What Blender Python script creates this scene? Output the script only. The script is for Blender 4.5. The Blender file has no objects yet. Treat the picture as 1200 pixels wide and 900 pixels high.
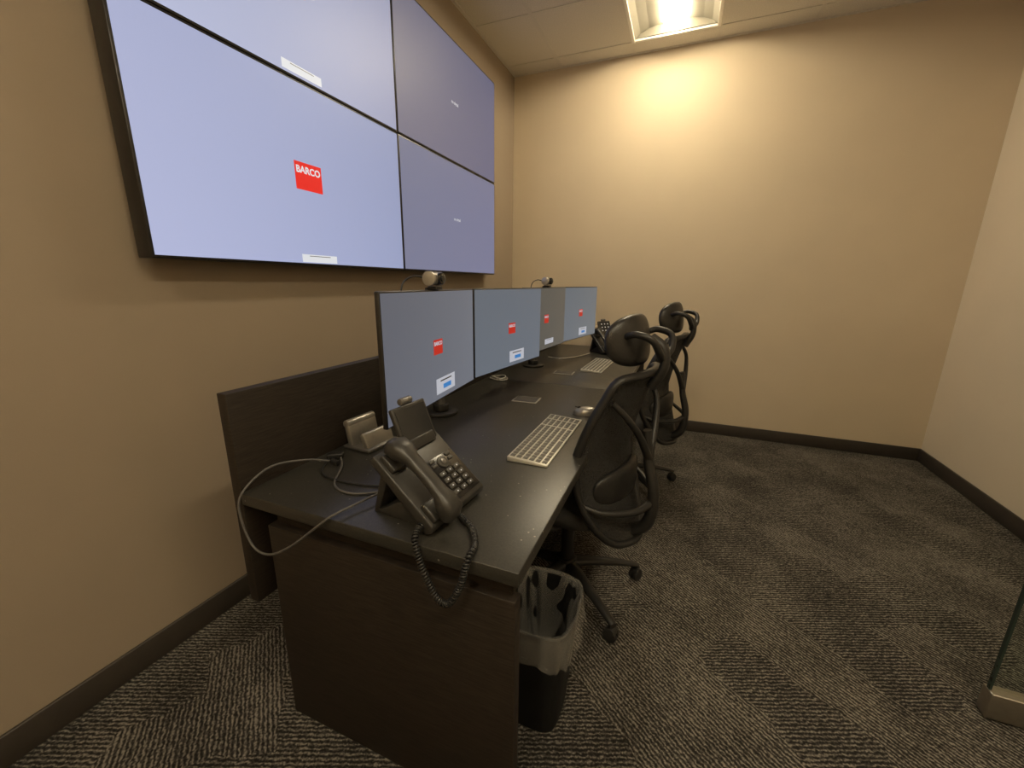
import bpy, bmesh, math, random
from mathutils import Vector, Matrix, Euler
random.seed(7)
scene = bpy.context.scene
scene.view_settings.view_transform = 'Standard'
scene.view_settings.look = 'None'
scene.view_settings.exposure = 0.0
COL = scene.collection

# ------------------------------------------------------------------ materials
def newmat(name):
    m = bpy.data.materials.new(name); m.use_nodes = True
    nt = m.node_tree; b = nt.nodes['Principled BSDF']
    return m, nt, b
def mat(name, col, rough=0.5, metal=0.0, spec=0.5, noise=0.0, nscale=60, bump=0.0, bscale=200, emis=None, estr=0.0, coat=0.0, alpha=1.0, trans=0.0):
    m, nt, b = newmat(name)
    N, L = nt.nodes, nt.links
    b.inputs['Base Color'].default_value = (*col, 1)
    b.inputs['Roughness'].default_value = rough
    b.inputs['Metallic'].default_value = metal
    b.inputs['Specular IOR Level'].default_value = spec
    b.inputs['Coat Weight'].default_value = coat
    b.inputs['Alpha'].default_value = alpha
    b.inputs['Transmission Weight'].default_value = trans
    if emis:
        b.inputs['Emission Color'].default_value = (*emis, 1)
        b.inputs['Emission Strength'].default_value = estr
    if noise > 0 or bump > 0:
        tc = N.new('ShaderNodeTexCoord')
    if noise > 0:
        n = N.new('ShaderNodeTexNoise'); n.inputs['Scale'].default_value = nscale; n.inputs['Detail'].default_value = 4
        L.new(tc.outputs['Object'], n.inputs['Vector'])
        r = N.new('ShaderNodeValToRGB')
        r.color_ramp.elements[0].position = 0.3; r.color_ramp.elements[1].position = 0.7
        r.color_ramp.elements[0].color = (*[c*(1-noise) for c in col], 1)
        r.color_ramp.elements[1].color = (*[min(1, c*(1+noise)) for c in col], 1)
        L.new(n.outputs['Fac'], r.inputs['Fac']); L.new(r.outputs['Color'], b.inputs['Base Color'])
    if bump > 0:
        n2 = N.new('ShaderNodeTexNoise'); n2.inputs['Scale'].default_value = bscale; n2.inputs['Detail'].default_value = 3
        L.new(tc.outputs['Object'], n2.inputs['Vector'])
        bp = N.new('ShaderNodeBump'); bp.inputs['Strength'].default_value = bump; bp.inputs['Distance'].default_value = 0.002
        L.new(n2.outputs['Fac'], bp.inputs['Height']); L.new(bp.outputs['Normal'], b.inputs['Normal'])
    return m

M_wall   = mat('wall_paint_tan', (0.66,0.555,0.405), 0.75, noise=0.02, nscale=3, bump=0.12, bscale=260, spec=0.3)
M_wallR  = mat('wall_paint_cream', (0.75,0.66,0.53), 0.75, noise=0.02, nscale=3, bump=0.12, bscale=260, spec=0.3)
M_wallL  = mat('wall_left_dark', (0.345,0.28,0.21), 0.7, noise=0.02, nscale=3, bump=0.12, bscale=260, spec=0.3)  # darker base tone than the other walls
M_base   = mat('baseboard_rubber', (0.045,0.037,0.03), 0.5, noise=0.1, nscale=20)
M_tile   = mat('ceiling_tile', (0.74,0.70,0.62), 0.9, noise=0.10, nscale=160, bump=0.6, bscale=120, spec=0.1)
M_grid   = mat('ceiling_tbar', (0.70,0.66,0.58), 0.5, noise=0.03)
M_white  = mat('fixture_white', (0.85,0.82,0.74), 0.4, noise=0.01)
M_refl   = mat('fixture_reflector', (0.20,0.185,0.15), 0.6, noise=0.01, spec=0.1)
M_lens   = mat('fixture_lens', (0.9,0.9,0.85), 0.4, emis=(1.0,0.85,0.59), estr=46)
M_black  = mat('black_plastic', (0.018,0.017,0.016), 0.42, noise=0.1, nscale=40, bump=0.1, bscale=400)
M_bin    = mat('bin_black_plastic', (0.010,0.010,0.010), 0.5, noise=0.1, nscale=40, bump=0.2, bscale=300, spec=.3)
M_blackg = mat('black_gloss', (0.015,0.014,0.014), 0.2, noise=0.1, nscale=30)
M_bezel  = mat('display_bezel', (0.02,0.018,0.016), 0.35, noise=0.1)
M_leather= mat('headrest_leather', (0.022,0.02,0.018), 0.33, noise=0.1, nscale=30, bump=0.4, bscale=250)
M_fabric = mat('seat_fabric', (0.025,0.023,0.021), 0.9, noise=0.3, nscale=300, bump=0.5, bscale=500)
M_silver = mat('brushed_silver', (0.48,0.46,0.42), 0.35, metal=0.7, noise=0.06, nscale=90)
M_silverd= mat('dark_silver', (0.22,0.21,0.20), 0.35, metal=0.7, noise=0.06, nscale=90)
M_kbody  = mat('keyboard_shell', (0.55,0.53,0.47), 0.4, metal=0.2, noise=0.03)
M_key    = mat('keyboard_keycap', (0.13,0.125,0.11), 0.5, noise=0.05)
M_phone  = mat('phone_plastic', (0.035,0.033,0.03), 0.38, noise=0.1, nscale=60, bump=0.1, bscale=500)
M_pkey   = mat('phone_key', (0.06,0.057,0.05), 0.45, noise=0.1)
M_pscr   = mat('phone_screen', (0.03,0.03,0.03), 0.15, noise=0.05)
M_icon   = mat('phone_icons', (0.5,0.5,0.5), 0.4, emis=(0.8,0.8,0.9), estr=0.3)
M_cable  = mat('cable_grey', (0.10,0.095,0.09), 0.5, noise=0.1)
M_cableb = mat('cable_black', (0.02,0.02,0.02), 0.4, noise=0.1)
M_red    = mat('screen_red', (0.1,0.0,0.0), 0.4, emis=(0.85,0.02,0.015), estr=0.85)
M_redd   = mat('screen_red_dim', (0.1,0.0,0.0), 0.4, emis=(0.62,0.035,0.02), estr=0.7)
M_wh     = mat('screen_white', (0.1,0.1,0.1), 0.4, emis=(0.82,0.85,0.9), estr=0.8)
M_whd    = mat('screen_white_dim', (0.1,0.1,0.1), 0.4, emis=(0.6,0.62,0.7), estr=0.7)
M_blue   = mat('screen_blue', (0.02,0.05,0.1), 0.4, emis=(0.05,0.25,0.65), estr=0.7)
M_liner  = mat('bin_liner', (0.50,0.48,0.44), 0.14, noise=0.15, nscale=6, bump=1.0, bscale=16, alpha=0.24, spec=.9)
M_coast  = mat('coaster_edge', (0.30,0.28,0.24), 0.5, noise=0.1)
M_dark2  = mat('coaster_top', (0.045,0.042,0.038), 0.5, noise=0.2)
M_steel  = mat('door_rail_steel', (0.36,0.33,0.28), 0.35, metal=0.85, noise=0.05)
M_gedge  = mat('glass_edge_green', (0.03,0.045,0.038), 0.15, noise=0.05)
M_chrome = mat('chrome', (0.6,0.6,0.6), 0.15, metal=1.0, noise=0.02)

def wood_mat():
    m, nt, b = newmat('desk_laminate_espresso'); N, L = nt.nodes, nt.links
    tc = N.new('ShaderNodeTexCoord'); mp = N.new('ShaderNodeMapping'); mp.inputs['Scale'].default_value = (6, 6, 120)
    L.new(tc.outputs['Object'], mp.inputs['Vector'])
    n = N.new('ShaderNodeTexNoise'); n.inputs['Scale'].default_value = 3; n.inputs['Detail'].default_value = 6; n.inputs['Distortion'].default_value=0.3
    L.new(mp.outputs['Vector'], n.inputs['Vector'])
    r = N.new('ShaderNodeValToRGB'); r.color_ramp.elements[0].position=.35; r.color_ramp.elements[1].position=.7
    r.color_ramp.elements[0].color=(0.016,0.012,0.009,1); r.color_ramp.elements[1].color=(0.036,0.027,0.020,1)
    L.new(n.outputs['Fac'], r.inputs['Fac']); L.new(r.outputs['Color'], b.inputs['Base Color'])
    b.inputs['Roughness'].default_value = 0.55; b.inputs['Specular IOR Level'].default_value=.35
    bp = N.new('ShaderNodeBump'); bp.inputs['Strength'].default_value=.15; bp.inputs['Distance'].default_value=.001
    L.new(n.outputs['Fac'], bp.inputs['Height']); L.new(bp.outputs['Normal'], b.inputs['Normal'])
    return m
M_wood = wood_mat()

def desktop_mat():
    m, nt, b = newmat('desktop_charcoal'); N, L = nt.nodes, nt.links
    tc = N.new('ShaderNodeTexCoord')
    n = N.new('ShaderNodeTexNoise'); n.inputs['Scale'].default_value = 260; n.inputs['Detail'].default_value = 3
    L.new(tc.outputs['Object'], n.inputs['Vector'])
    r = N.new('ShaderNodeValToRGB'); r.color_ramp.elements[0].position=.35; r.color_ramp.elements[1].position=.70
    r.color_ramp.elements[0].color=(0.026,0.025,0.022,1); r.color_ramp.elements[1].color=(0.046,0.043,0.036,1)
    L.new(n.outputs['Fac'], r.inputs['Fac'])
    v = N.new('ShaderNodeTexVoronoi'); v.inputs['Scale'].default_value = 42
    L.new(tc.outputs['Object'], v.inputs['Vector'])
    lt = N.new('ShaderNodeMath'); lt.operation='LESS_THAN'; lt.inputs[1].default_value=0.10
    L.new(v.outputs['Distance'], lt.inputs[0])
    n3 = N.new('ShaderNodeTexNoise'); n3.inputs['Scale'].default_value = 6
    L.new(tc.outputs['Object'], n3.inputs['Vector'])
    gt = N.new('ShaderNodeMath'); gt.operation='GREATER_THAN'; gt.inputs[1].default_value=0.53
    L.new(n3.outputs['Fac'], gt.inputs[0])
    mu = N.new('ShaderNodeMath'); mu.operation='MULTIPLY'
    L.new(lt.outputs[0], mu.inputs[0]); L.new(gt.outputs[0], mu.inputs[1])
    mx = N.new('ShaderNodeMixRGB'); mx.inputs['Color2'].default_value=(0.26,0.24,0.20,1)
    L.new(mu.outputs[0], mx.inputs['Fac']); L.new(r.outputs['Color'], mx.inputs['Color1'])
    L.new(mx.outputs['Color'], b.inputs['Base Color'])
    b.inputs['Roughness'].default_value = 0.34
    bp = N.new('ShaderNodeBump'); bp.inputs['Strength'].default_value=.25; bp.inputs['Distance'].default_value=.0006
    L.new(n.outputs['Fac'], bp.inputs['Height']); L.new(bp.outputs['Normal'], b.inputs['Normal'])
    return m
M_desk = desktop_mat()

def carpet_mat():
    m, nt, b = newmat('carpet_tile_pattern'); N, L = nt.nodes, nt.links
    tc = N.new('ShaderNodeTexCoord')
    br = N.new('ShaderNodeTexBrick'); br.inputs['Scale'].default_value=1.0
    br.inputs['Color1'].default_value=(0,0,0,1); br.inputs['Color2'].default_value=(1,1,1,1)
    br.inputs['Mortar Size'].default_value=0.0; br.inputs['Brick Width'].default_value=0.46; br.inputs['Row Height'].default_value=0.23
    br.offset=0.5
    mp0 = N.new('ShaderNodeMapping'); mp0.inputs['Rotation'].default_value=(0,0,math.radians(45))
    nw = N.new('ShaderNodeTexNoise'); nw.inputs['Scale'].default_value=5
    L.new(tc.outputs['Object'], nw.inputs['Vector'])
    ad = N.new('ShaderNodeVectorMath'); ad.operation='MULTIPLY_ADD'; ad.inputs[1].default_value=(.2,.2,0)
    L.new(nw.outputs['Color'], ad.inputs[0]); L.new(tc.outputs['Object'], ad.inputs[2])
    L.new(ad.outputs[0], mp0.inputs['Vector']); L.new(mp0.outputs['Vector'], br.inputs['Vector'])
    gt = N.new('ShaderNodeMath'); gt.operation='GREATER_THAN'; gt.inputs[1].default_value=0.5
    L.new(br.outputs['Color'], gt.inputs[0])
    waves=[]
    for ang in (38, -22):
        mp = N.new('ShaderNodeMapping'); mp.inputs['Rotation'].default_value=(0,0,math.radians(ang))
        L.new(tc.outputs['Object'], mp.inputs['Vector'])
        w = N.new('ShaderNodeTexWave'); w.bands_direction='Y'; w.inputs['Scale'].default_value=25; w.inputs['Distortion'].default_value=4.5
        w.inputs['Detail'].default_value=3; w.inputs['Detail Scale'].default_value=2.6; w.inputs['Detail Roughness'].default_value=.6
        L.new(mp.outputs['Vector'], w.inputs['Vector']); waves.append(w)
    mx = N.new('ShaderNodeMixRGB'); L.new(gt.outputs[0], mx.inputs['Fac'])
    L.new(waves[0].outputs['Fac'], mx.inputs['Color1']); L.new(waves[1].outputs['Fac'], mx.inputs['Color2'])
    nz = N.new('ShaderNodeTexNoise'); nz.inputs['Scale'].default_value=170; nz.inputs['Detail'].default_value=3
    L.new(tc.outputs['Object'], nz.inputs['Vector'])
    nl = N.new('ShaderNodeTexNoise'); nl.inputs['Scale'].default_value=4.0; nl.inputs['Detail'].default_value=3
    L.new(tc.outputs['Object'], nl.inputs['Vector'])
    a1 = N.new('ShaderNodeMath'); a1.operation='MULTIPLY_ADD'; a1.inputs[1].default_value=0.46
    L.new(mx.outputs['Color'], a1.inputs[0])
    a2 = N.new('ShaderNodeMath'); a2.operation='MULTIPLY_ADD'; a2.inputs[1].default_value=1.1
    L.new(nz.outputs['Fac'], a2.inputs[0])
    a3 = N.new('ShaderNodeMath'); a3.operation='MULTIPLY_ADD'; a3.inputs[1].default_value=0.45; a3.inputs[2].default_value=-0.51
    L.new(nl.outputs['Fac'], a3.inputs[0])
    bt = N.new('ShaderNodeMath'); bt.operation='MULTIPLY_ADD'; bt.inputs[1].default_value=-0.05
    L.new(gt.outputs[0], bt.inputs[0]); L.new(a3.outputs[0], bt.inputs[2])
    L.new(bt.outputs[0], a2.inputs[2]); L.new(a2.outputs[0], a1.inputs[2])
    r = N.new('ShaderNodeValToRGB'); r.color_ramp.elements[0].position=.22; r.color_ramp.elements[1].position=.82
    r.color_ramp.elements[0].color=(0.018,0.0165,0.015,1); r.color_ramp.elements[1].color=(0.25,0.23,0.20,1)
    e = r.color_ramp.elements.new(0.52); e.color=(0.070,0.064,0.057,1)
    L.new(a1.outputs[0], r.inputs['Fac']); L.new(r.outputs['Color'], b.inputs['Base Color'])
    b.inputs['Roughness'].default_value=.95; b.inputs['Specular IOR Level'].default_value=.1
    bp = N.new('ShaderNodeBump'); bp.inputs['Strength'].default_value=.5; bp.inputs['Distance'].default_value=.003
    L.new(a1.outputs[0], bp.inputs['Height']); L.new(bp.outputs['Normal'], b.inputs['Normal'])
    return m
M_carpet = carpet_mat()

def screen_mat(name, cL, cR, strength=1.0, rough=0.28, spec=0.5, vert=0.12):
    m, nt, b = newmat(name); N, L = nt.nodes, nt.links
    tc = N.new('ShaderNodeTexCoord'); sp = N.new('ShaderNodeSeparateXYZ'); L.new(tc.outputs['Generated'], sp.inputs[0])
    mx = N.new('ShaderNodeMixRGB'); mx.inputs['Color1'].default_value=(*cL,1); mx.inputs['Color2'].default_value=(*cR,1)
    L.new(sp.outputs['Y'], mx.inputs['Fac'])
    ma = N.new('ShaderNodeMath'); ma.operation='MULTIPLY_ADD'; ma.inputs[1].default_value=-vert*strength; ma.inputs[2].default_value=strength*(1+vert/2)
    L.new(sp.outputs['Z'], ma.inputs[0])
    b.inputs['Base Color'].default_value=(0.02,0.02,0.022,1); b.inputs['Roughness'].default_value=rough
    b.inputs['Specular IOR Level'].default_value=spec
    L.new(mx.outputs['Color'], b.inputs['Emission Color']); L.new(ma.outputs[0], b.inputs['Emission Strength'])
    return m

def mesh_net_mat():
    m, nt, b = newmat('chair_mesh_net'); N, L = nt.nodes, nt.links
    b.inputs['Base Color'].default_value=(0.02,0.019,0.018,1); b.inputs['Roughness'].default_value=.8
    tc = N.new('ShaderNodeTexCoord')
    w = N.new('ShaderNodeTexVoronoi'); w.inputs['Scale'].default_value=220; L.new(tc.outputs['Object'], w.inputs['Vector'])
    g = N.new('ShaderNodeMath'); g.operation='GREATER_THAN'; g.inputs[1].default_value=0.30; L.new(w.outputs['Distance'], g.inputs[0])
    mr = N.new('ShaderNodeMath'); mr.operation='MULTIPLY_ADD'; mr.inputs[1].default_value=0.22; mr.inputs[2].default_value=0.78
    L.new(g.outputs[0], mr.inputs[0]); L.new(mr.outputs[0], b.inputs['Alpha'])
    return m
M_net = mesh_net_mat()

def glass_mat():
    m, nt, b = newmat('door_glass'); N, L = nt.nodes, nt.links
    out = nt.nodes['Material Output']
    tr = N.new('ShaderNodeBsdfTransparent'); tr.inputs['Color'].default_value=(0.92,0.95,0.92,1)
    gl = N.new('ShaderNodeBsdfGlossy'); gl.inputs['Roughness'].default_value=0.02
    mx = N.new('ShaderNodeMixShader'); mx.inputs[0].default_value=.06
    L.new(tr.outputs[0], mx.inputs[1]); L.new(gl.outputs[0], mx.inputs[2])
    L.new(mx.outputs[0], out.inputs['Surface'])
    return m
M_glass = glass_mat()

# ------------------------------------------------------------------ geometry helpers
def obj_from_bm(name, bm, material, smooth=False, parent=None, loc=(0,0,0), rot=(0,0,0)):
    bmesh.ops.recalc_face_normals(bm, faces=bm.faces)
    me = bpy.data.meshes.new(name); bm.to_mesh(me); bm.free()
    if material: me.materials.append(material)
    if smooth:
        for p in me.polygons: p.use_smooth = True
    o = bpy.data.objects.new(name, me); COL.objects.link(o)
    o.location = loc; o.rotation_euler = rot
    if parent: o.parent = parent
    return o
def auto_smooth(o, ang=35):
    me = o.data
    me.polygons.foreach_set('use_smooth', [True]*len(me.polygons))
    bm = bmesh.new(); bm.from_mesh(me)
    for e in bm.edges:
        if len(e.link_faces)==2 and e.calc_face_angle(0) > math.radians(ang): e.smooth=False
    bm.to_mesh(me); bm.free()
def empty(name, loc=(0,0,0), rotz=0):
    e = bpy.data.objects.new(name, None); e.location=loc; e.rotation_euler=(0,0,rotz); e.empty_display_size=.1
    COL.objects.link(e); return e
def box(name, size, loc, material, parent=None, rot=(0,0,0), bevel=0.0, seg=2):
    bm = bmesh.new(); bmesh.ops.create_cube(bm, size=1)
    for v in bm.verts: v.co = Vector((v.co.x*size[0], v.co.y*size[1], v.co.z*size[2]))
    if bevel>0: bmesh.ops.bevel(bm, geom=bm.edges[:], offset=bevel, segments=seg, profile=.5, affect='EDGES')
    o = obj_from_bm(name, bm, material, False, parent, loc, rot)
    if bevel>0: auto_smooth(o, 50)
    return o
def bx(name, mn, mx, material, parent=None, bevel=0.0, seg=2):
    s=[mx[i]-mn[i] for i in range(3)]; c=[(mx[i]+mn[i])/2 for i in range(3)]
    return box(name, s, c, material, parent, (0,0,0), bevel, seg)
def cyl(name, r, h, loc, material, parent=None, rot=(0,0,0), r2=None, seg=32, bevel=0.0):
    bm = bmesh.new(); bmesh.ops.create_cone(bm, cap_ends=True, segments=seg, radius1=r, radius2=r if r2 is None else r2, depth=h)
    if bevel>0:
        es=[e for e in bm.edges if len(e.link_faces)==2 and e.calc_face_angle(0)>1.0]
        bmesh.ops.bevel(bm, geom=es, offset=bevel, segments=2, profile=.5, affect='EDGES')
    o = obj_from_bm(name, bm, material, False, parent, loc, rot); auto_smooth(o, 40); return o
def prism_xz(name, pts, y0, y1, material, parent=None, bevel=0.0, loc=(0,0,0), rot=(0,0,0)):
    bm = bmesh.new()
    a=[bm.verts.new((p[0],y0,p[1])) for p in pts]; b_=[bm.verts.new((p[0],y1,p[1])) for p in pts]
    n=len(pts); bm.faces.new(a); bm.faces.new(b_[::-1])
    for i in range(n): bm.faces.new((a[i],b_[i],b_[(i+1)%n],a[(i+1)%n]))
    bmesh.ops.recalc_face_normals(bm, faces=bm.faces)
    if bevel>0: bmesh.ops.bevel(bm, geom=bm.edges[:], offset=bevel, segments=2, profile=.5, affect='EDGES')
    o = obj_from_bm(name, bm, material, False, parent, loc, rot)
    if bevel>0: auto_smooth(o, 50)
    return o
def loft(name, rings, material, parent=None, cap0=True, cap1=True, closed=True, loc=(0,0,0), rot=(0,0,0), ang=50):
    bm = bmesh.new(); R=[[bm.verts.new(p) for p in r] for r in rings]
    n=len(rings[0])
    for i in range(len(R)-1):
        for j in range(n if closed else n-1):
            k=(j+1)%n; bm.faces.new((R[i][j],R[i][k],R[i+1][k],R[i+1][j]))
    if cap0: bm.faces.new(R[0][::-1])
    if cap1: bm.faces.new(R[-1])
    o = obj_from_bm(name, bm, material, False, parent, loc, rot); auto_smooth(o, ang); return o
def catmull(pts, n=8, closed=False):
    P=[Vector(p) for p in pts]; out=[]; m=len(P)
    rng = m if closed else m-1
    for i in range(rng):
        if closed: p0,p1,p2,p3=P[(i-1)%m],P[i],P[(i+1)%m],P[(i+2)%m]
        else: p0=P[i-1] if i>0 else P[0]*2-P[1]; p1,p2=P[i],P[i+1]; p3=P[i+2] if i+2<m else P[-1]*2-P[-2]
        for k in range(n):
            t=k/n; out.append(0.5*((2*p1)+(-p0+p2)*t+(2*p0-5*p1+4*p2-p3)*t*t+(-p0+3*p1-3*p2+p3)*t**3))
    if not closed: out.append(P[-1].copy())
    return out
def tube(name, pts, rad, material, parent=None, sub=8, seg=10, closed=False, flat=(1,1), up=None):
    path = catmull(pts, sub, closed) if sub>1 else [Vector(p) for p in pts]
    n=len(path); rings=[]; nrm=None
    rads = rad if isinstance(rad,(list,tuple)) else None
    for i,p in enumerate(path):
        if closed: t=(path[(i+1)%n]-path[(i-1)%n])
        else: t = path[min(i+1,n-1)]-path[max(i-1,0)]
        if t.length<1e-9: t=Vector((0,0,1))
        t.normalize()
        if nrm is None:
            a = Vector(up) if up else (Vector((0,0,1)) if abs(t.z)<.9 else Vector((1,0,0)))
            nrm = (a - t*a.dot(t)).normalized()
        else:
            nrm = (nrm - t*nrm.dot(t)).normalized()
        bn = t.cross(nrm)
        if rads:
            f=i/(n-1)*(len(rads)-1); k=min(int(f),len(rads)-2); r=rads[k]+(rads[k+1]-rads[k])*(f-k)
        else: r=rad
        rings.append([p+nrm*math.cos(2*math.pi*j/seg)*r*flat[0]+bn*math.sin(2*math.pi*j/seg)*r*flat[1] for j in range(seg)])
    if closed: rings.append(rings[0])
    return loft(name, rings, material, parent, not closed, not closed, ang=60)
def coil(name, pts, R, r, pitch, material, parent=None):
    path=catmull(pts, 24); L=[0]
    for i in range(1,len(path)): L.append(L[-1]+(path[i]-path[i-1]).length)
    tot=L[-1]; turns=tot/pitch; ns=int(turns*12); out=[]; k=0; nrm=None
    for s in range(ns+1):
        d=tot*s/ns
        while k<len(L)-2 and L[k+1]<d: k+=1
        f=(d-L[k])/max(1e-9,L[k+1]-L[k]); p=path[k].lerp(path[k+1],f); t=(path[k+1]-path[k]).normalized()
        if nrm is None: nrm=(Vector((1,0,0))-t*t.x).normalized()
        nrm=(nrm-t*nrm.dot(t)).normalized(); bn=t.cross(nrm); a=2*math.pi*turns*s/ns
        out.append(p+nrm*math.cos(a)*R+bn*math.sin(a)*R)
    return tube(name, out, r, material, parent, sub=1, seg=6)
def superell(cx, cy, a, b, z, n=40, e=4.0):
    out=[]
    for i in range(n):
        t=2*math.pi*i/n; c,s=math.cos(t),math.sin(t)
        out.append((cx+a*math.copysign(abs(c)**(2/e),c), cy+b*math.copysign(abs(s)**(2/e),s), z))
    return out
def cushion(name, size, loc, material, parent, e=3.2, rot=(0,0,0), bend=0.0, crown=0.5):
    nu,nv=40,20; rings=[]
    for i in range(nv+1):
        ph=-math.pi/2+math.pi*i/nv; ring=[]
        cz=math.copysign(abs(math.sin(ph))**(2/e),math.sin(ph)); cr=abs(math.cos(ph))**(2/e)
        for j in range(nu):
            th=2*math.pi*j/nu; c,s=math.cos(th),math.sin(th)
            x=math.copysign(abs(c)**(2/2.3),c)*cr*size[0]/2; y=math.copysign(abs(s)**(2/e),s)*cr*size[1]/2
            z=cz*size[2]/2
            x-= bend*(y/(size[1]/2))**2
            ring.append((x,y,z))
        rings.append(ring)
    return loft(name, rings, material, parent, True, True, loc=loc, rot=rot, ang=80)
def text(name, s, size, loc, rot, material, parent):
    cu=bpy.data.curves.new(name+'_c','FONT'); cu.body=s; cu.size=size; cu.align_x='CENTER'; cu.align_y='CENTER'; cu.extrude=0.0002; cu.offset=size*0.03
    t=bpy.data.objects.new(name+'_t',cu); COL.objects.link(t)
    dg=bpy.context.evaluated_depsgraph_get(); me=bpy.data.meshes.new_from_object(t.evaluated_get(dg))
    bpy.data.objects.remove(t)
    me.materials.clear(); me.materials.append(material)
    o=bpy.data.objects.new(name,me); COL.objects.link(o); o.location=loc; o.rotation_euler=rot; o.parent=parent
    return o

# ------------------------------------------------------------------ room
XL,XR,YB,YN,ZC=-1.60,1.815,3.92,-1.9,3.10
T=0.1
bx('floor',(XL-T,YN-T,-0.1),(XR+T,YB+T,0),M_carpet)
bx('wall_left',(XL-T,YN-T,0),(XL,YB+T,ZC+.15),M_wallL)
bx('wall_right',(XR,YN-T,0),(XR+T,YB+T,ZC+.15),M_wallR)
bx('wall_back',(XL,YB,0),(XR,YB+T,ZC+.15),M_wall)
bx('wall_front',(XL,YN-T,0),(XR,YN,ZC+.15),M_wall)
for nm,mn,mx in (('baseboard_left',(XL,YN,0),(XL+.012,YB,.10)),('baseboard_right',(XR-.012,YN,0),(XR,YB-.012,.10)),
                 ('baseboard_back',(XL+.012,YB-.012,0),(XR,YB,.10)),('baseboard_front',(XL+.012,YN,0),(XR-.012,YN+.012,.10))):
    bx(nm,mn,mx,M_base,bevel=.004)

FX0,FX1=-.553,.057
FIX=[(FX0,2.525,3.745),(FX0+1.22,-.525,.695),(FX0,-1.745,-.525)]  # first troffer is visible; the others are unseen, added to spread the light
xs=sorted([XL,XR]+[FX0+.61*k for k in range(-1,4) if XL<FX0+.61*k<XR]); ys=sorted([YN,YB]+[3.745-.61*k for k in range(0,10) if YN<3.745-.61*k<YB])
bm=bmesh.new()
for i in range(len(xs)-1):
    for j in range(len(ys)-1):
        cx,cy=(xs[i]+xs[i+1])/2,(ys[j]+ys[j+1])/2
        if any(x0<cx<x0+.61 and a<cy<b for x0,a,b in FIX): continue
        vs=[bm.verts.new(p) for p in ((xs[i],ys[j],ZC),(xs[i],ys[j+1],ZC),(xs[i+1],ys[j+1],ZC),(xs[i+1],ys[j],ZC))]
        bm.faces.new(vs)
bmesh.ops.remove_doubles(bm,verts=bm.verts,dist=1e-4)
r=bmesh.ops.extrude_face_region(bm,geom=bm.faces[:])
for g in r['geom']:
    if isinstance(g,bmesh.types.BMVert): g.co.z+=.02
obj_from_bm('ceiling',bm,M_tile)
g=empty('trim_ceiling_grid',(0,0,ZC))
def segs(lo,hi,cuts):
    out=[]; p=lo
    for a,b in sorted(cuts):
        if a>p: out.append((p,a))
        p=max(p,b)
    if hi>p: out.append((p,hi))
    return out
for k,x in enumerate(xs[1:-1]): bx('tbar_long_%d'%k,(x-.012,YN,-.003),(x+.012,YB,.0),M_grid,g)
for k,y in enumerate(ys[1:-1]):
    cuts=[(x0+.005,x0+.605) for x0,a,b in FIX if a+.05<y<b-.05]
    for q,(a,b) in enumerate(segs(XL,XR,cuts)):
        bx('tbar_cross_%d_%d'%(k,q),(a,y-.012,-.0035),(b,y+.012,-.0005),M_grid,g)
for k,(mn,mx) in enumerate((((XL,YN,-.004),(XL+.022,YB,0)),((XR-.022,YN,-.004),(XR,YB,0)),((XL,YB-.022,-.0045),(XR,YB,0)),((XL,YN,-.0045),(XR,YN+.022,0)))):
    bx('wall_angle_%d'%k,mn,mx,M_grid,g)

for (x0,y0,y1) in FIX:
    e=empty('ceiling_light_troffer',(x0+.305,(y0+y1)/2,ZC)); W=.61/2; Lh=(y1-y0)/2
    for k,(mn,mx) in enumerate((((-W,-Lh,-.006),(-W+.022,Lh,.01)),((W-.022,-Lh,-.006),(W,Lh,.01)),((-W+.022,-Lh,-.006),(W-.022,-Lh+.022,.01)),((-W+.022,Lh-.022,-.006),(W-.022,Lh,.01)))):
        bx('rim_%d'%k,mn,mx,M_white,e,bevel=.002)
    for sgn in (-1,1):
        pts=[(sgn*(W-.021),0.0),(sgn*(W-.06),.035),(sgn*(W-.12),.06),(sgn*.085,.075),(sgn*.085,.085),(sgn*(W-.021),.085)]
        prism_xz('reflector_%s'%('a' if sgn<0 else 'b'),pts,-Lh+.03,Lh-.03,M_refl,e)
    bx('housing_top',(-W,-Lh,.086),(W,Lh,.10),M_white,e)
    bx('end_cap_near',(-W+.002,-Lh+.002,.01),(W-.002,-Lh+.03,.086),M_refl,e)
    bx('end_cap_far',(-W+.002,Lh-.03,.01),(W-.002,Lh-.002,.086),M_refl,e)
    prof=[(-.08,.06)]+[(.08*math.sin(t),.06-.045*math.cos(t)**.8) for t in [math.radians(a) for a in range(-75,76,15)]]+[(.08,.06)]
    prism_xz('lens_basket',[(p[0],p[1]) for p in prof],-Lh+.035,Lh-.035,M_lens,e)

# glass door leaf at right
d=empty('glass_door',(1.0,1.50,0))
bx('bottom_rail',(0,-.022,.008),(.80,.022,.098),M_steel,d,bevel=.004)
bx('top_rail',(0,-.022,2.15),(.80,.022,2.24),M_steel,d,bevel=.004)
bx('glass_pane',(.006,-.006,.098),(.80,.006,2.15),M_glass,d)
bx('polished_edge',(0,-.006,.10),(.006,.006,2.15),M_gedge,d)
bx('hinge_jamb',(.80,-.025,0),(.813,.025,2.26),M_steel,d)

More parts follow.
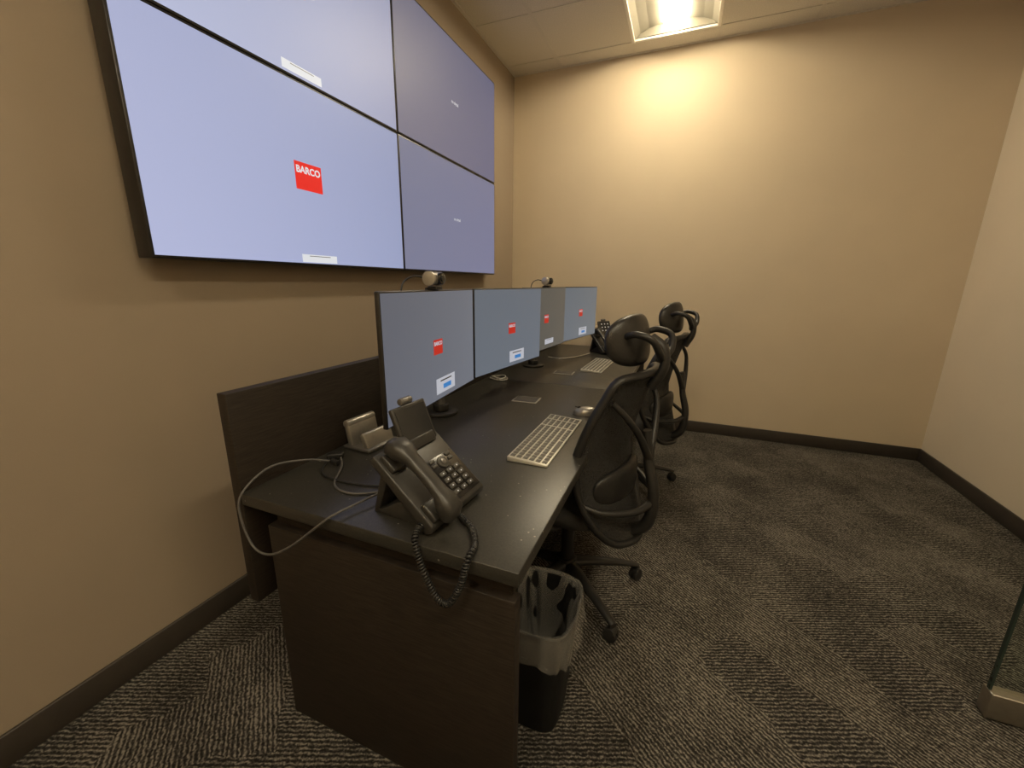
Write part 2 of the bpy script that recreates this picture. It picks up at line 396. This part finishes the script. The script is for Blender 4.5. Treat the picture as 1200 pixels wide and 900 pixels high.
# ------------------------------------------------------------------ displays
def display(name, loc, rotz, w, h, depth, bez, screen_m, red, wh, logo_w, parent=None, logo=True, box_rect=None, small_text=False, prefix=''):
    e=parent
    def P(dx,dy,dz):
        c,s=math.cos(rotz),math.sin(rotz); return (loc[0]+c*dx-s*dy, loc[1]+s*dx+c*dy, loc[2]+dz)
    R=(0,0,rotz)
    box(prefix+'housing',(depth,w,h),P(-depth/2,0,0),M_bezel,e,R,bevel=.003)
    box(prefix+'screen',(.002,w-2*bez,h-2*bez),P(.0005,0,0),screen_m,e,R)
    TR=Euler((math.pi/2,0,math.pi/2+rotz))
    if logo:
        lw=logo_w; lh=lw*.78
        box(prefix+'logo_plate',(.0008,lw,lh),P(.0018,0,0),red,e,R,bevel=.0)
        text(prefix+'logo_text','BARCO',lw*.27,P(.0024,0,lh*.22),TR,wh,e)
    if small_text:
        text(prefix+'status_text','no signal',logo_w*.16,P(.002,0,0),TR,wh,e)
    if box_rect:
        y,z,bw,bh,blue=box_rect
        box(prefix+'info_box',(.0008,bw,bh),P(.0018,y,z),wh,e,R)
        if blue: box(prefix+'info_button',(.0008,bw*.42,bh*.30),P(.0026,y+.008,z-bh*.12),M_blue,e,R)
        box(prefix+'info_line',(.0006,bw*.6,bh*.08),P(.0024,y,z+bh*.3),M_silverd,e,R)

S_ll=screen_mat('wall_screen_bl',(0.43,0.465,0.68),(0.30,0.34,0.53),.95,rough=.42,spec=.35,vert=.1)
S_ul=screen_mat('wall_screen_tl',(0.47,0.505,0.69),(0.30,0.32,0.47),.95,rough=.42,spec=.35,vert=.1)
S_lr=screen_mat('wall_screen_br',(0.18,0.19,0.29),(0.175,0.18,0.29),.95,rough=.42,spec=.35,vert=.1)  # right-hand panels: viewing-angle falloff is put into the emission colours
S_ur=screen_mat('wall_screen_tr',(0.15,0.145,0.21),(0.12,0.12,0.20),.95,rough=.42,spec=.35,vert=.1)
vw=empty('video_wall',(0,0,0))
w1,h1=1.245,.709; y0=.786; zb=1.371
XF=-1.50
display('',(XF,y0+w1/2,zb+h1/2),0,w1-.002,h1-.002,.07,.009,S_ll,M_red,M_wh,.135,vw,True,(.02,-h1/2+.03,.19,.032,False),prefix='panel_a_')
display('',(XF,y0+w1/2,zb+h1*1.5),0,w1-.002,h1-.002,.07,.009,S_ul,M_red,M_wh,.135,vw,True,(.02,-h1/2+.035,.19,.032,False),prefix='panel_b_')
display('',(XF,y0+w1*1.5,zb+h1/2),0,w1-.002,h1-.002,.07,.009,S_lr,M_redd,M_whd,.16,vw,False,None,True,prefix='panel_c_')
display('',(XF,y0+w1*1.5,zb+h1*1.5),0,w1-.002,h1-.002,.07,.009,S_ur,M_redd,M_whd,.16,vw,False,None,True,prefix='panel_d_')
for k in range(2):
    bx('mount_rail_%d'%k,(XL,y0+.1,zb+.3+k*.7),(XF-.07,y0+2*w1-.1,zb+.36+k*.7),M_black,vw)

S_m1=screen_mat('monitor_screen_a',(0.11,0.117,0.143),(0.14,0.152,0.183),1.0,rough=.4,spec=.4)
S_m2=screen_mat('monitor_screen_b',(0.12,0.14,0.17),(0.125,0.145,0.175),1.0,rough=.4,spec=.4)
S_m3=screen_mat('monitor_screen_c',(0.075,0.075,0.068),(0.10,0.092,0.078),1.0,rough=.4,spec=.4)  # oblique-view dimming of this monitor is put into its emission colour
S_m4=screen_mat('monitor_screen_d',(0.12,0.14,0.165),(0.14,0.155,0.17),1.0,rough=.4,spec=.4)
MON=[((-.720,1.130),5.5,S_m1,True),((-.7175,1.757),-7.1,S_m2,True),((-.7275,2.315),-5.2,S_m3,False),((-.665,2.925),-9.6,S_m4,True)]
ZM=1.105
POLES=[(-.95,1.50),(-.93,2.68)]
for i,((mx_,my_),ang,sm,lg) in enumerate(MON):
    e=empty('computer_monitor',(mx_,my_,ZM),math.radians(ang))
    display('',(0,0,0),0,.61,.36,.014,.005,sm,M_redd,M_whd,.062,e,True,(.05,-.132,.14,.052,True) if i!=2 else (.05,-.135,.13,.03,False),prefix='')
    box('back_shell',(.03,.40,.24),(-.028,0,0),M_bezel,e,bevel=.012)
    box('vesa_plate',(.012,.11,.11),(-.049,0,0),M_black,e,bevel=.003)
    px,py=POLES[i//2]
    inv=Matrix.Rotation(-math.radians(ang),4,'Z')
    tl=inv@(Vector((px,py,ZM))-Vector((mx_,my_,ZM)))
    hi=Vector((tl.x,tl.y,0)); dirv=(hi-Vector((-.056,0,0))); hi2=Vector((-.056,0,0))+dirv*(1-.030/dirv.length)
    tube('support_arm',[(-.054,0,0),(-.075,0,0),tuple(Vector((-.056,0,0)).lerp(hi2,.55)),tuple(hi2)],.014,M_black,e,sub=6)
for (px,py) in POLES:
    e=empty('monitor_arm_pole',(px,py,.74))
    cyl('base_plate',.075,.014,(0,0,.007),M_black,e,bevel=.003)
    cyl('collar',.035,.03,(0,0,.029),M_black,e,bevel=.004)
    cyl('pole',.019,.36,(0,0,.194),M_silverd,e)
    cyl('joint',.027,.05,(0,0,.365),M_black,e,bevel=.004)

def webcam(loc, ang):
    e=empty('webcam',loc,math.radians(ang))
    cyl('barrel',.021,.082,(0,0,.034),M_silverd,e,(math.pi/2,0,0),bevel=.005)
    cyl('end_ring',.022,.012,(0,-.036,.034),M_silver,e,(math.pi/2,0,0),bevel=.002)
    cyl('lens_housing',.018,.014,(.020,0,.034),M_blackg,e,(0,math.pi/2,0),bevel=.002)
    cyl('lens',.010,.006,(.028,0,.034),M_pscr,e,(0,math.pi/2,0))
    box('mount_foot',(.03,.045,.010),(0,0,.0055),M_black,e,bevel=.002)
    box('mount_clip',(.006,.04,.045),(-.022,0,-.016),M_black,e,bevel=.002)
    tube('cable',[(-.018,-.02,.034),(-.04,-.06,.04),(-.055,-.10,.015),(-.06,-.11,-.06),(-.09,-.10,-.2)],.0025,M_cableb,e)
webcam((-.726,1.135,ZM+.18),5.5)
webcam((-.734,2.34,ZM+.18),-5.2)

# ------------------------------------------------------------------ desks
def desk(ya,yb,near_panel,far_panel):
    e=empty('office_desk',(0,ya,0)); L=yb-ya
    bx('desktop',(-1.07,0,.705),(-.25,L,.74),M_desk,e,bevel=.0025)
    if near_panel:
        bx('end_panel',(-.995,.012,0),(-.262,.045,.655),M_wood,e,bevel=.0015)
        bx('end_apron',(-.985,.035,.655),(-.275,.06,.705),M_wood,e)
    if far_panel: bx('end_panel_far',(-.995,L-.045,0),(-.262,L-.012,.655),M_wood,e,bevel=.0015); bx('end_apron_far',(-.985,L-.06,.655),(-.275,L-.035,.705),M_wood,e)
    bx('modesty_panel',(-.985,.05,.25),(-.96,L-.02,.705),M_wood,e)
    bx('support_rail',(-.62,.06,.66),(-.57,L-.05,.705),M_black,e)
    p=empty('desk_privacy_panel',(0,ya,0))
    bx('panel_board',(-1.108,.004,.38),(-1.073,L,1.02),M_wood,p,bevel=.002)
    for k,y in enumerate((.25,L-.25)): bx('bracket_%d'%k,(-1.0735,y-.03,.55),(-1.0695,y+.03,.70),M_silverd,p)
    return e
desk(.663,2.231,True,False)
desk(2.233,3.80,True,True)

def keyboard(cx,cy,L,W=.135,rz=0):
    e=empty('keyboard',(cx,cy,.7405),rz)
    prism_xz('shell',[(-W/2,0),(W/2,0),(W/2,.007),(-W/2,.016)],-L/2,L/2,M_kbody,e,bevel=.0015)
    rows=6; kw=.0185
    for r_ in range(rows):
        x=-W/2+.014+ (W-.028)*r_/(rows-1); z=.016-(x+W/2)*.009/W+.0005
        y=-L/2+.011; c=0
        bm=bmesh.new()
        while y< L/2-.02:
            w_=kw
            if r_==5 and abs(y-(-L*.18))<.055 and c==0: w_=.11; c=1
            if y+w_>L/2-.009: w_=L/2-.009-y
            gap=.008 if (abs(y-L*.16)<.011 or abs(y-L*.30)<.011) else 0
            ret=bmesh.ops.create_cube(bm,size=1)
            for v in ret['verts']:
                tp=.92 if v.co.z>0 else 1
                v.co=Vector((x+v.co.x*.0162*tp, y+w_/2+v.co.y*w_*tp, z+v.co.z*.003))
            y+=w_+.0055+gap
        obj_from_bm('key_row_%d'%(r_+1),bm,M_key,False,e)
    return e
keyboard(-.413,1.395,.49,.138,0.0)
keyboard(-.505,2.87,.47,.138,-.03)

def mouse(cx,cy,rz):
    e=empty('computer_mouse',(cx,cy,.7405),rz)
    rings=[]
    for i in range(9):
        t=i/8; z=.0005+.034*math.sin(t*math.pi/2); k=math.cos(t*math.pi/2)**.55 if i<8 else .02
        ring=[]
        for j in range(28):
            a=2*math.pi*j/28; x=.055*math.cos(a)*k; y=.032*math.sin(a)*k*(1-.12*math.cos(a))
            ring.append((x,y,z*(1-.18*(-math.cos(a))*k)))
        rings.append(ring)
    loft('shell',rings,M_silver,e,True,True,ang=80)
    box('button_split',(.035,.0015,.003),(-.03,0,.030),M_black,e,rot=(0,.25,0))
    cyl('scroll_wheel',.008,.006,(-.028,0,.028),M_black,e,(math.pi/2,0,0))
mouse(-.352,1.74,.1)
mouse(-.40,3.24,.1)

def coaster(cx,cy,rz):
    e=empty('desk_coaster',(cx,cy,.7405),rz)
    box('rim',(.125,.10,.004),(0,0,.002),M_coast,e,bevel=.001)
    box('pad',(.112,.087,.0015),(0,0,.0043),M_dark2,e)
coaster(-.672,1.85,0.05); coaster(-.668,2.545,0.05)

# ------------------------------------------------------------------ desk phone
def phone(loc, rz, screen_icons=True):
    e=empty('desk_phone',loc,rz)
    prism_xz('stand_wedge',[(-.11,0),(.055,0),(.05,.012),(.0,.05),(-.03,.045),(-.085,.012),(-.10,.012)],-.09,.10,M_phone,e,bevel=.002)
    prism_xz('stand_back',[(-.11,0),(-.095,0),(-.052,.12),(-.072,.14)],-.09,.10,M_phone,e,bevel=.002)
    prism_xz('body',[(.092,.012),(.096,.030),(-.070,.170),(-.086,.155),(.074,.004)],-.12,.11,M_phone,e,bevel=.004)
    a=math.atan2(.140,.166)
    def onface(s,y,h):
        return (.096-s*math.cos(a)+h*math.sin(a), y, .030+s*math.sin(a)+h*math.cos(a))
    R=(0,a,0)
    box('keypad_plate',(.125,.120,.004),onface(.075,.042,.001),M_blackg,e,R,bevel=.001)
    for r_ in range(4):
        for c in range(3):
            box('digit_key_%d_%d'%(r_,c),(.013,.022,.005),onface(.03+r_*.019,.012+c*.03,.005),M_pkey,e,R,bevel=.002)
            box('digit_mark_%d_%d'%(r_,c),(.003,.004,.0006),onface(.03+r_*.019,.012+c*.03,.0078),M_icon,e,R)
    cyl('nav_ring',.017,.006,onface(.115,.042,.004),M_pkey,e,R,bevel=.001)
    cyl('nav_button',.008,.004,onface(.115,.042,.008),M_silverd,e,R,bevel=.001)
    for k in range(4): box('feature_key_%d'%k,(.008,.018,.004),onface(.115+(k%2)*.014,.01 if k<2 else .078,.004),M_pkey,e,R,bevel=.001)
    b=math.radians(68)
    box('display_hinge',(.03,.10,.02),(-.052,.035,.158),M_phone,e,(0,b,0),bevel=.004)
    box('display_head',(.115,.130,.014),(-.074,.035,.200),M_phone,e,(0,b,0),bevel=.004)
    off=Vector((math.sin(b),0,math.cos(b)))*.0075
    box('display_glass',(.097,.114,.001),(-.074+off.x,.035,.200+off.z),M_pscr,e,(0,b,0))
    if screen_icons:
        off2=off*1.12
        ax=Vector((math.cos(b),0,-math.sin(b)))
        for r_ in range(3):
            for c in range(3):
                p=Vector((-.074,.035,.200))+off2+ax*(-.03+r_*.028); box('icon_%d_%d'%(r_,c),(.008,.010,.0006),(p.x,.035-.034+c*.034,p.z),M_icon,e,(0,b,0))
    cyl('phone_camera',.010,.042,(-.100,.035,.262),M_silverd,e,(math.pi/2,0,0),bevel=.003)
    ctrl=[(-.012,.040,.022),(.002,.047,.026),(.03,.048,.024),(.055,.034,.014),(.09,.032,.012),(.125,.032,.012),(.16,.034,.014),(.185,.048,.024),(.213,.047,.026),(.228,.040,.022)]
    rings=[]; N=len(ctrl)
    for i,(s,wd,th) in enumerate(ctrl):
        lift=.032+.022*math.sin(math.pi*i/(N-1))
        base=onface(s-.008,-.083,lift)
        k=.55 if i in (0,N-1) else 1
        ring=[]
        for j in range(20):
            t=2*math.pi*j/20; c_,s_=math.cos(t),math.sin(t)
            u=math.copysign(abs(c_)**.7,c_)*wd*.62*k; v=math.copysign(abs(s_)**.7,s_)*th*k
            ring.append((base[0]+v*math.sin(a), base[1]+u, base[2]+v*math.cos(a)))
        rings.append(ring)
    loft('handset',rings,M_phone,e,True,True,ang=70)
    box('cradle_low',(.05,.056,.02),onface(.03,-.083,.004),M_phone,e,R,bevel=.004)
    box('cradle_high',(.05,.056,.02),onface(.18,-.083,.004),M_phone,e,R,bevel=.004)
    return e
ph=phone((-.558,.818,.7405),math.radians(-4),False)
phone((-.56,3.50,.7405),math.radians(-38),True)

c=empty('coiled_phone_cord',(0,0,0))
coil('coil',[(-.495,.705,.768),(-.503,.685,.766),(-.493,.655,.752),(-.465,.640,.70),(-.43,.636,.645),(-.40,.636,.64),(-.372,.637,.69),(-.358,.650,.752),(-.368,.70,.7495),(-.405,.755,.7495),(-.455,.79,.7495)],.0064,.0021,.0066,M_cableb,c)
c=empty('network_cable',(0,0,0))
tube('cord_loop',[(-.99,.90,.752),(-1.02,.84,.775),(-1.045,.74,.79),(-1.05,.655,.75),(-1.045,.638,.69),(-1.01,.636,.61),(-.95,.637,.60),(-.87,.64,.645),(-.79,.645,.71),(-.74,.66,.752),(-.72,.72,.757),(-.70,.78,.760),(-.68,.81,.765)],.0032,M_cable,c,sub=10)
tube('plug_boot',[(-.985,.905,.752),(-.955,.90,.750)],.008,M_black,c,sub=2)
c=empty('power_cable',(0,0,0))
tube('cord',[(-1.0,.955,.7445),(-.94,.90,.7445),(-.87,.80,.7445),(-.80,.775,.7445),(-.74,.80,.7445),(-.68,.85,.7445)],.0035,M_cable,c,sub=10)
tube('cord_b',[(-1.02,.925,.745),(-.96,.84,.745),(-.88,.82,.745),(-.78,.83,.745),(-.69,.865,.745)],.0035,M_cableb,c,sub=10)
box('adapter',(.05,.03,.018),(-1.01,.945,.750),M_black,c,rot=(0,0,.6),bevel=.004)
c=empty('phone_line_cable',(0,0,0))
tube('cord',[(-.93,3.05,.7445),(-.84,3.02,.7445),(-.76,3.10,.7445),(-.70,3.25,.7445),(-.67,3.36,.7465)],.004,M_kbody,c,sub=10)

# laptop stand (two-slab cradle)
e=empty('laptop_stand',(-.985,1.09,.7405),math.radians(-3))
box('base_plate',(.12,.15,.012),(0,0,.006),M_silverd,e,bevel=.004)
def slab(nm,x,tilt,h):
    prism_xz(nm,[(x-.012,.010),(x+.012,.010),(x+.012+tilt,h-.012),(x+.006+tilt,h),(x-.006+tilt,h),(x-.012+tilt,h-.012)],-.065,.065,M_silver,e,bevel=.005)
slab('upright_rear',-.035,-.012,.090); slab('upright_front',.035,-.012,.062)
cyl('rest_bar',.014,.13,(-.05,0,.085),M_silver,e,(math.pi/2,0,0),bevel=.004)

e=empty('cable_coil',(-.98,2.20,.7405))
for k in range(3):
    tube('loop_%d'%k,[((.05-.006*k)*math.cos(t)*1.1,(.04-.004*k)*math.sin(t),.008+.005*k+.004*math.sin(2*t)) for t in [2*math.pi*i/10 for i in range(10)]],.0032,M_kbody if k!=1 else M_silverd,e,sub=5,closed=True)

# ------------------------------------------------------------------ waste bin
e=empty('waste_bin',(-.305,1.005,0))
H=.375
outer=[superell(0,0,.080+.030*t,.098+.033*t,.0+H*t) for t in [0,.02,.5,.93]]+[superell(0,0,.112,.133,H*.95),superell(0,0,.112,.133,H)]
inner=[superell(0,0,.107,.128,H),superell(0,0,.100,.120,H*.9),superell(0,0,.073,.091,.012)]
loft('bin_body',outer+inner,M_bin,e,True,True,ang=40)
n=120
rs=random.Random(3)
ph1=[rs.uniform(0,6.28) for _ in range(8)]
def wr(i,n,amp,f):
    t=2*math.pi*i/n
    return amp*(math.sin(f*t+ph1[0])+.7*math.sin((f*2+3)*t+ph1[1])+.5*math.sin((f*3+1)*t+ph1[2])+.8*max(0,math.sin(5*t+ph1[3]))**3)
def wring(a,b,z,amp,f,za=0):
    base=superell(0,0,a,b,z,n,3.4); out=[]
    for i,(x,y,zz) in enumerate(base):
        l=math.hypot(x,y); w_=wr(i,n,amp,f)+amp*1.2; t=2*math.pi*i/n
        out.append((x*(1+w_/l),y*(1+w_/l),zz+za*(math.sin(3*t+1)+.6*math.sin(7*t)+.4*math.sin(13*t))))
    return out
rings=[wring(.120,.141,H-.088,.0045,9,.011),wring(.120,.141,H-.068,.004,8,.007),wring(.119,.140,H-.045,.003,9,.003),wring(.118,.139,H-.02,.0018,9),wring(.115,.136,H+.008,.0012,8),
       wring(.106,.126,H+.006,.0015,8,.001),wring(.094,.114,H-.04,.006,6,.004),wring(.082,.100,H-.10,.009,5,.008),wring(.074,.090,H-.17,.009,6,.008),wring(.05,.06,H-.23,.007,5,.006),wring(.02,.025,H-.25,.003,5)]
loft('bag_liner',rings,M_liner,e,False,True,ang=80)

# ------------------------------------------------------------------ chairs
def chair(loc, rz, leg0):
    e=empty('office_chair',(loc[0],loc[1],0),rz)
    for k in range(5):
        a=leg0-rz+2*math.pi*k/5; ca,sa=math.cos(a),math.sin(a)
        secs=[(.02,.115,.032,.024),(.10,.112,.026,.020),(.22,.096,.020,.015),(.31,.078,.017,.012),(.335,.070,.014,.009)]
        rings=[]
        for (r_,z,w_,t_) in secs:
            ring=[]
            for j in range(12):
                t=2*math.pi*j/12; u=w_*math.cos(t); v=t_*math.sin(t)
                ring.append((ca*r_-sa*u, sa*r_+ca*u, z+v))
            rings.append(ring)
        loft('base_leg_%d'%(k+1),rings,M_black,e)
        cx,cy=ca*.325,sa*.325
        cyl('caster_stem_%d'%(k+1),.007,.03,(cx,cy,.058),M_black,e)
        wa=a+.5
        for q in (-1,1):
            cyl('caster_wheel_%d_%s'%(k+1,'a' if q<0 else 'b'),.026,.017,(cx-math.sin(wa)*.012*q,cy+math.cos(wa)*.012*q,.0262),M_black,e,(math.pi/2,0,wa),bevel=.004)
        cyl('caster_hood_%d'%(k+1),.020,.038,(cx,cy,.038),M_black,e,(math.pi/2,0,wa),bevel=.004)
    cyl('hub',.042,.06,(0,0,.115),M_black,e,bevel=.006)
    cyl('gas_lift_outer',.026,.16,(0,0,.22),M_black,e)
    cyl('gas_lift_rod',.014,.12,(0,0,.33),M_chrome,e)
    box('tilt_mechanism',(.24,.14,.05),(.02,0,.405),M_black,e,bevel=.012)
    tube('height_lever',[(0,.06,.40),(-.02,.16,.395),(-.03,.24,.40)],.006,M_black,e)
    rings=[]
    for (z,k) in ((.425,.93),(.435,.99),(.46,1.0),(.485,.985),(.497,.93),(.50,.80)):
        ring=superell(-.02,0,.245*k,.255*k,z,44,3.4)
        ring=[(x,y,zz-(.035*max(0,(-x-.12)/.14)**2)+.015*(y/.25)**2) for x,y,zz in ring]
        rings.append(ring)
    loft('seat_cushion',rings,M_fabric,e,ang=80)
    prof=[(.295,.375),(.280,.42),(.255,.51),(.225,.60),(.215,.70),(.235,.80),(.265,.90),(.30,1.00)]
    wid=[.22,.34,.44,.48,.48,.46,.42,.34]
    def S(u,t):
        f=t*(len(prof)-1); k=min(int(f),len(prof)-2); g=f-k
        x=prof[k][0]+(prof[k+1][0]-prof[k][0])*g; z=prof[k][1]+(prof[k+1][1]-prof[k][1])*g; w_=wid[k]+(wid[k+1]-wid[k])*g
        return Vector((x-.075*u*u*(w_/.48),u*w_/2,z))
    rings=[[S(-1+2*j/20,t/28) for j in range(21)] for t in range(29)]
    loft('back_mesh',rings,M_net,e,False,False,closed=False,ang=80)
    outline=[S(-1,t/10) for t in range(11)]+[S(-.5,1)+Vector((0,0,.012)),S(0,1)+Vector((0,0,.016)),S(.5,1)+Vector((0,0,.012))]+[S(1,1-t/10) for t in range(11)]+[S(.5,0)-Vector((0,0,.01)),S(0,0)-Vector((0,0,.014)),S(-.5,0)-Vector((0,0,.01))]
    tube('back_frame',outline,.0145,M_black,e,sub=4,closed=True,flat=(1,1.25))
    cushion('lumbar_pad',(.045,.36,.13),(.235,0,.585),M_black,e,bend=.045)
    tube('back_spine',[(.06,0,.39),(.20,0,.375),(.32,0,.42),(.345,0,.55),(.315,0,.68),(.30,0,.80)],[.026,.026,.024,.020,.017,.015],M_black,e,flat=(1,1.5))
    for sg in (-1,1):
        s_='l' if sg<0 else 'r'
        tube('spine_branch_'+s_,[(.315,0,.69),(.30,sg*.08,.80),(.275,sg*.15,.88),(.238,sg*.185,.93)],[.016,.013,.011,.010],M_black,e)
        tube('lower_branch_'+s_,[(.345,0,.53),(.31,sg*.10,.52),(.235,sg*.19,.53),(.175,sg*.225,.55)],[.016,.013,.011,.010],M_black,e)
        tube('arm_post_'+s_,[(.05,sg*.10,.41),(.05,sg*.22,.42),(.05,sg*.275,.47),(.045,sg*.28,.60)],[.018,.018,.017,.015],M_black,e,flat=(1,1.3))
        cushion('arm_pad_'+s_,(.24,.085,.028),(.0,sg*.28,.615),M_black,e,e=4)
    tube('headrest_stem',[(.30,0,.96),(.335,0,1.03),(.33,0,1.10),(.285,0,1.135)],[.018,.016,.014,.014],M_black,e,flat=(1,1.6))
    for sg in (-1,1):
        tube('headrest_yoke_%s'%('l' if sg<0 else 'r'),[(.325,0,1.06),(.335,sg*.06,1.09),(.32,sg*.10,1.135),(.27,sg*.11,1.15),(.235,sg*.10,1.14)],[.014,.013,.012,.012,.011],M_black,e)
    cushion('headrest_pad',(.07,.29,.18),(.235,0,1.12),M_leather,e,bend=.05,rot=(0,math.radians(-8),0),e=2.6)
    return e
chair((-.36,1.55),math.radians(-15),math.radians(28.5))
chair((-.25,2.68),math.radians(-15),math.radians(22))

# ------------------------------------------------------------------ world + camera
w=bpy.data.worlds.new('world'); scene.world=w; w.use_nodes=True
w.node_tree.nodes['Background'].inputs['Color'].default_value=(1,.9,.75,1); w.node_tree.nodes['Background'].inputs['Strength'].default_value=.15
cam=bpy.data.cameras.new('camera'); co=bpy.data.objects.new('camera',cam); COL.objects.link(co)
cam.sensor_width=36; cam.lens=14.4; cam.clip_start=.01
Y=Vector((202,117,-480)).normalized(); Z=Vector((15,1887,480)).normalized(); Z=(Z-Y*Z.dot(Y)).normalized(); X=Y.cross(Z)
M=Matrix((X,Y,Z)).to_4x4(); M.translation=Vector((0,0,1.31)); co.matrix_world=M
scene.camera=co
